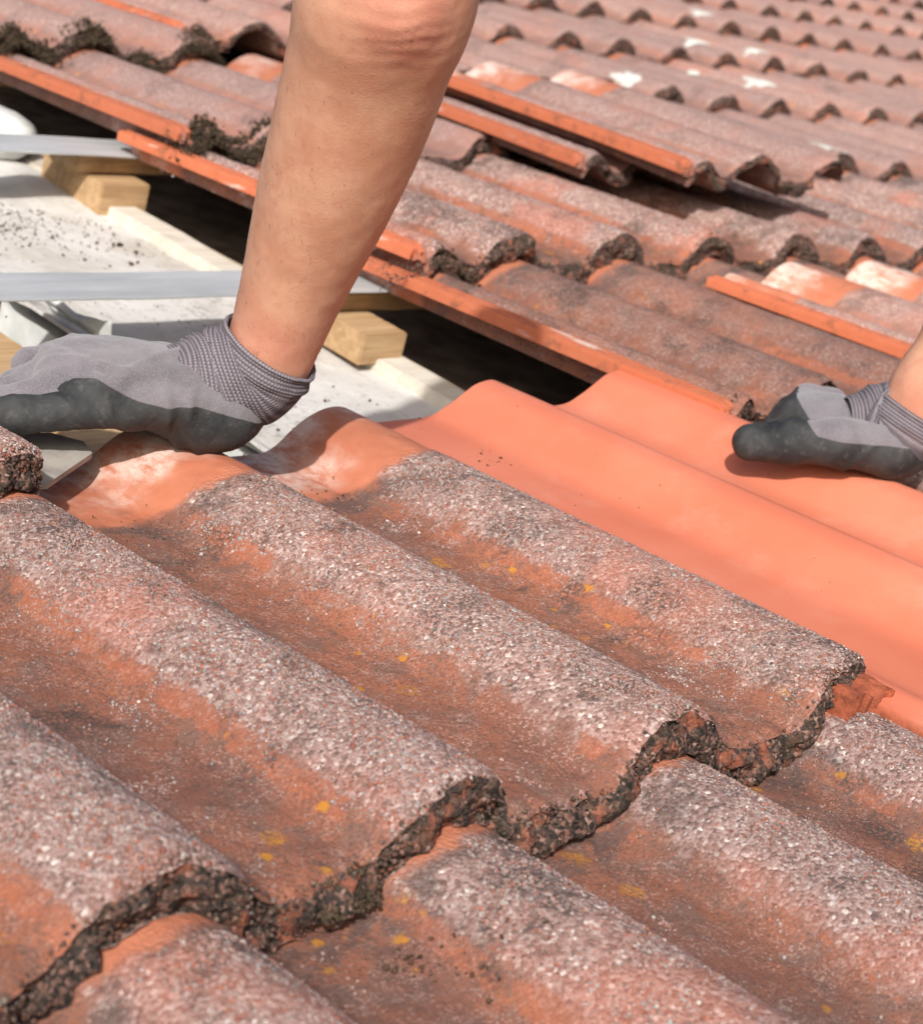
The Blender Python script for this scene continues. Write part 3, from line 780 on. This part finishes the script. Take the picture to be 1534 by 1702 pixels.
# left arm: hand flat on the tile, forearm rising steeply
W1 = v3(.555, .415, .018)
armL = [v3(.5565, .4135, .025), v3(.5575, .409, .060), v3(.5555, .402, .100), v3(.548, .3855, .157), v3(.541, .3725, .208), v3(.531, .360, .250), v3(.520, .347, .288)]
rL = [.0285, .0303, .0348, .0432, .0470, .0490, .0500]
pr = []
def dense(P, R, n=30):
    P = np.array(P); t = np.linspace(0, 1, len(P)); s_ = np.linspace(0, 1, n); Q = np.stack([np.interp(s_, t, P[:, i]) for i in range(3)], 1); r_ = np.interp(s_, t, R)
    for _ in range(14): Q[1:-1] = .25 * Q[:-2] + .5 * Q[1:-1] + .25 * Q[2:]; r_[1:-1] = .25 * r_[:-2] + .5 * r_[1:-1] + .25 * r_[2:]
    return Q, r_
Qa, Ra = dense(armL, rL)
for i in range(29): pr.append(('c', Qa[i], Qa[i + 1], Ra[i], Ra[i + 1], .003))
pr.append(('c', armL[-1], v3(.515, .325, .37), .046, .044, .02)); pr.append(('c', v3(.515, .325, .37), v3(.525, .310, .46), .044, .046, .02))
pr.append(('e', v3(.497, .312, .292), I3, (.016, .018, .018), .022))          # point of the elbow
pr.append(('e', v3(.560, .345, .300), I3, (.018, .020, .030), .02))
# right arm
armR = [v3(1.066, .214, .022), v3(1.080, .206, .070), v3(1.098, .198, .130), v3(1.12, .184, .20), v3(1.14, .166, .29)]
rR = [.0265, .028, .036, .044, .047]
pq = []
for i in range(4): pq.append(('c', armR[i], armR[i + 1], rR[i], rR[i + 1], .02))
def skin_attr(V, N=None):
    d = np.linalg.norm((V - v3(.497, .303, .285)) / v3(.030, .03, .026), axis=1)
    d2 = np.linalg.norm((V - v3(.565, .325, .300)) / v3(.018, .03, .03), axis=1)
    r = .55 * np.maximum(np.exp(-d ** 2), .8 * np.exp(-d2 ** 2)) + .25 * np.exp(-((V[:, 2] - .05) / .025) ** 2)
    return {'red': np.clip(r, 0, 1)}
def skin_disp(V, N):
    d = np.linalg.norm((V - v3(.497, .303, .288)) / v3(.030, .03, .024), axis=1)      # creased skin over the elbow
    q = (V[:, 2] * 1.0 - V[:, 0] * .35) * 620
    wr = .0005 * np.exp(-d ** 2) * np.sin(q + 5 * fbm(V[:, 0] * 60, V[:, 2] * 60, 8, 2))
    return wr * (V[:, 2] < .6) + .0010 * fbm(V[:, 0] * 26 + V[:, 1] * 15, V[:, 2] * 7, 3, 3) + .0004 * fbm(V[:, 0] * 120 + V[:, 1] * 60, V[:, 2] * 90, 4, 2)
body = sdf_mesh('person', pr, (.42, .22, -.02), (.64, .49, .53), .0030, SKIN, skin_attr, skin_disp, 3)
person = tag(obj('person', body), 'person with bare forearms and grey work gloves laying a roof tile', 'person')

arm_me = sdf_mesh('arm', pq, (1.02, .06, -.02), (1.24, .26, .36), .0030, SKIN, skin_attr, skin_disp, 3)
obj('arm', arm_me, person)['label'] = 'right forearm cut off by the edge of the picture'

def hairs(n=1500, seed=4):
    rng = np.random.default_rng(seed); A = np.array(armL); zs = A[:, 2]; Vv = []; Ff = []
    z = rng.uniform(.045, .285, n); th = rng.uniform(0, 2 * np.pi, n)
    c = np.stack([np.interp(z, zs, A[:, i]) for i in range(3)], 1); r = np.interp(z, zs, rL)
    d = np.stack([np.cos(th), np.sin(th), np.zeros(n)], 1); P = c + d * r[:, None] * .995
    tn = np.stack([-np.sin(th), np.cos(th), np.zeros(n)], 1); sw = rng.choice([-1, 1], n)[:, None] * 0 + 1
    dr = d * .38 + tn * (rng.normal(.55, .35, n))[:, None] + np.array([0, 0, -1.0]) * rng.uniform(.3, 1, n)[:, None]
    dr /= np.linalg.norm(dr, axis=1)[:, None]; ln = rng.uniform(.005, .012, n)[:, None]; w = tn * .00010
    mid = P + dr * ln * .55; tip = P + (dr - d * .25) * ln
    V = np.stack([P - w, P + w, mid + w * .8, mid - w * .8, tip], 1).reshape(-1, 3); b = np.arange(n) * 5
    return np_mesh('arm_hair', V, [np.stack([b, b + 1, b + 2, b + 3], 1), np.stack([b + 3, b + 2, b + 4], 1)], HAIR)
HAIR = mat_simple('brown_hair', (.10, .055, .03), (.17, .10, .06), 40, .6, .3)
obj('arm_hair', hairs(), person)['kind'] = 'stuff'

def finger(pts, rads, k=.004):
    return [('c', pts[i], pts[i + 1], rads[i], rads[i + 1], k if i else max(k, .007)) for i in range(len(pts) - 1)]
def rot_from(e1, e2, e3): return np.array([e1, e2, e3])

def cuff_mesh(path, radii, n_th=150, n_s=90, ell=1.0, seed=0):
    path = np.array(path); t = np.linspace(0, 1, len(path)); s = np.linspace(0, 1, n_s)
    C = np.stack([np.interp(s, t, path[:, i]) for i in range(3)], 1); Rr = np.interp(s, t, radii)
    # smooth the polyline
    for _ in range(12):
        C[1:-1] = .25 * C[:-2] + .5 * C[1:-1] + .25 * C[2:]; Rr[1:-1] = .25 * Rr[:-2] + .5 * Rr[1:-1] + .25 * Rr[2:]
    Tn = np.gradient(C, axis=0); Tn /= np.linalg.norm(Tn, axis=1)[:, None]
    ref = np.array([.73, .58, -.36]); A = np.cross(Tn, ref); A /= np.linalg.norm(A, axis=1)[:, None]; B = np.cross(Tn, A)
    th = np.linspace(0, 2 * np.pi, n_th, endpoint=False)
    rr = Rr[:, None] + .0009 * np.sin(s * 38)[:, None] + 0 * th[None]
    rr = rr + .0016 * fbm(th[None] * 2 + 0 * s[:, None], s[:, None] * 9 + 0 * th[None], 3 + seed, 3)
    P = C[:, None] + rr[..., None] * (np.cos(th)[None, :, None] * A[:, None] + np.sin(th)[None, :, None] * B[:, None])
    inner = C[-1][None] + (rr[-1] - .0032)[:, None] * (np.cos(th)[:, None] * A[-1][None] + np.sin(th)[:, None] * B[-1][None])
    lip = .5 * (P[-1] + inner) + Tn[-1] * .0018
    deep = inner - Tn[-1] * .015
    P = np.concatenate([P, lip[None], inner[None], deep[None]]); F = grid_faces(n_s + 3, n_th, True)
    ln = np.concatenate([[0], np.cumsum(np.linalg.norm(np.diff(C, axis=0), axis=1))]); ln = np.concatenate([ln, ln[-1] + np.array([.001, .003, .018])])
    at = dict(cs=np.repeat(ln[:, None], n_th, 1).ravel(), ct=np.repeat((np.abs(th - np.pi) * .034)[None], n_s + 3, 0).ravel())
    return np_mesh('cuff', P.reshape(-1, 3), F, CUFF, True, at)

# left glove
e1, e2, e3 = frame((-.93, .36, 0))
O = v3(.527, .436, -.002)
def hl(a, b, c): return O + a * e1 + b * e2 + c * e3
Rm = rot_from(e1, e2, e3)
gp = [('e', hl(.045, .0, .004), Rm, (.062, .046, .025), .01),
      ('e', hl(.000, -.020, -.008), Rm, (.036, .024, .024), .012),
      ('e', hl(.000, .022, -.004), Rm, (.034, .024, .020), .012),
      ('e', hl(.085, .004, .006), Rm, (.026, .044, .016), .012),
      ('c', hl(-.012, 0, .004), W1 + v3(0, 0, .006), .030, .0295, .016)]
fing = [(-.034, .066, .0120, (.060, .110, .148, .186), (-.004, -.009, -.014, -.022), -.002),
        (-.011, .080, .0113, (.068, .110, .140, .166), (.004, -.004, -.018, -.030), .000),
        (.012, .086, .0113, (.070, .104, .127, .142), (.006, -.003, -.020, -.036), .003),
        (.034, .080, .0107, (.066, .094, .112, .121), (.003, -.008, -.024, -.038), .008)]
for b, l, r, aa, zz, sp in fing:
    pts = [hl(a, b + sp * i / 1.5, z) for i, (a, z) in enumerate(zip(aa, zz))]
    gp += finger(pts, [r * .86, r * .98, r, r * .9], .0026)
gp += finger([hl(.012, .040, -.004), hl(.045, .062, -.006), hl(.078, .070, -.012), hl(.100, .070, -.016)], [.017, .0145, .0125, .0105], .008)
gp += [('c', hl(.020, b * .55, .022), hl(.082, b, .0155 if abs(b) > .03 else .019), .0035, .0050, .006) for b in (-.034, -.011, .012, .034)]
def glove_attr(O_, f, near, zc, sgn=1):
    a1, a2, a3 = f
    def fn(V, N):
        q = V - O_; a = q @ a1; b = q @ a2; c = q @ a3
        s = c - zc(a, b)
        s2 = (b + .0245) * .7 + .005 * (N @ a3) - .010 * sstep(.140, .19, a)
        k = sstep(.050, .120, a) if near < 0 else np.zeros(len(a))
        s = s * (1 - k) + s2 * k
        return {'coat': np.clip(.5 - s / .012, 0, 1)}
    return fn
def gl_disp(V, N):
    q = V - O; a = q @ e1; b = q @ e2; c = q @ e3
    w = .0019 * fbm(a * 60 + b * 22, b * 34 + c * 40, 3, 4)
    fold = np.zeros(len(V))
    for (a0, sl, amp, wd) in ((.106, .25, .0010, .005), (.030, -.5, .0022, .004), (.075, .35, -.0014, .004), (.012, -.7, .0022, .004), (.135, .1, .0008, .004), (.060, 1.6, .0016, .006), (.055, -1.4, .0016, .006)):
        fold += amp * np.exp(-((a - a0 - sl * (b + .03) - .3 * (c)) / wd) ** 2)
    return w + fold
zl = lambda a, b: .0105 - .004 * np.sin(a * 40) - .10 * np.clip(a - .09, 0, 1) + .25 * np.clip(.01 - a, -.02, .06) * 0 - .35 * np.clip(a * -1 + .02, 0, .05)
gm = sdf_mesh('glove', gp, (.30, .34, -.07), (.62, .57, .075), .0017, GLOVE, glove_attr(O, (e1, e2, e3), -1, zl), gl_disp, 2)
gl = obj('glove', gm, person); gl['label'] = 'left work glove pressed flat, fingers pointing left'
obj('cuff', cuff_mesh([hl(.030, 0, .004), hl(.012, 0, .004), hl(-.010, 0, .009), v3(.5535, .418, .022), v3(.5570, .4125, .040)], [.024, .0335, .0372, .0365, .0355]), gl)

# right glove
f1, f2, f3 = frame((-.65, .76, 0))          # f2 points away from the thumb, away from the camera
O2 = v3(1.060, .228, .018)
def hr(a, b, c): return O2 + a * f1 + b * f2 + c * f3
Rr_ = rot_from(f1, f2, f3)
gq = [('e', hr(.026, .020, -.004), Rr_, (.050, .042, .021), .012), ('e', hr(-.004, -.006, -.008), Rr_, (.036, .022, .018), .012),
      ('c', hr(-.006, .008, -.002), v3(1.066, .215, .020), .030, .0290, .016)]
gq += finger([hr(-.010, -.020, -.006), hr(.035, -.030, -.006), hr(.072, -.030, -.016), hr(.100, -.026, -.026)], [.020, .0180, .0170, .0155], .009)
for i, b in enumerate((.010, .031, .052, .072)):
    gq += finger([hr(.040 - .004 * i, b + .006, -.004), hr(.066 - .006 * i, b + .006, -.007), hr(.076 - .006 * i, b + .010, -.022), hr(.062, b + .010, -.038)], [.0125, .0120, .0110, .010], .005)
zr = lambda a, b: .004 - .10 * a + .8 * np.clip(a - .055, 0, .04)
def gr_disp(V, N):
    q = V - O2; a = q @ f1; b = q @ f2; c = q @ f3
    return .0013 * fbm(a * 50 + b * 20, b * 30 + c * 40, 13, 3) + .0016 * np.exp(-((a - .012 + .6 * c) / .004) ** 2)
gm2 = sdf_mesh('glove', gq, (.95, .10, -.065), (1.22, .40, .075), .0018, GLOVE, glove_attr(O2, (f1, f2, f3), 1, zr), gr_disp, 2)
gr = obj('glove', gm2, person); gr['label'] = 'right work glove with its black thumb pointing left'
obj('cuff', cuff_mesh([hr(.026, .004, -.002), hr(.010, .006, .002), hr(-.004, .008, .008), v3(1.067, .214, .026), v3(1.072, .211, .044)], [.024, .0310, .0345, .0330, .0325], seed=4), gr)

# ---------------------------------------------------------------- ground far below the eaves
gme = np_mesh('ground', [(-400, -400, 0), (400, -400, 0), (400, 400, 0), (-400, 400, 0)], np.array([[0, 1, 2, 3]]), EARTH, False)
go = bpy.data.objects.new('ground', gme); col.objects.link(go); go.location = (0, 0, -4.5); tag(go, kind='structure')
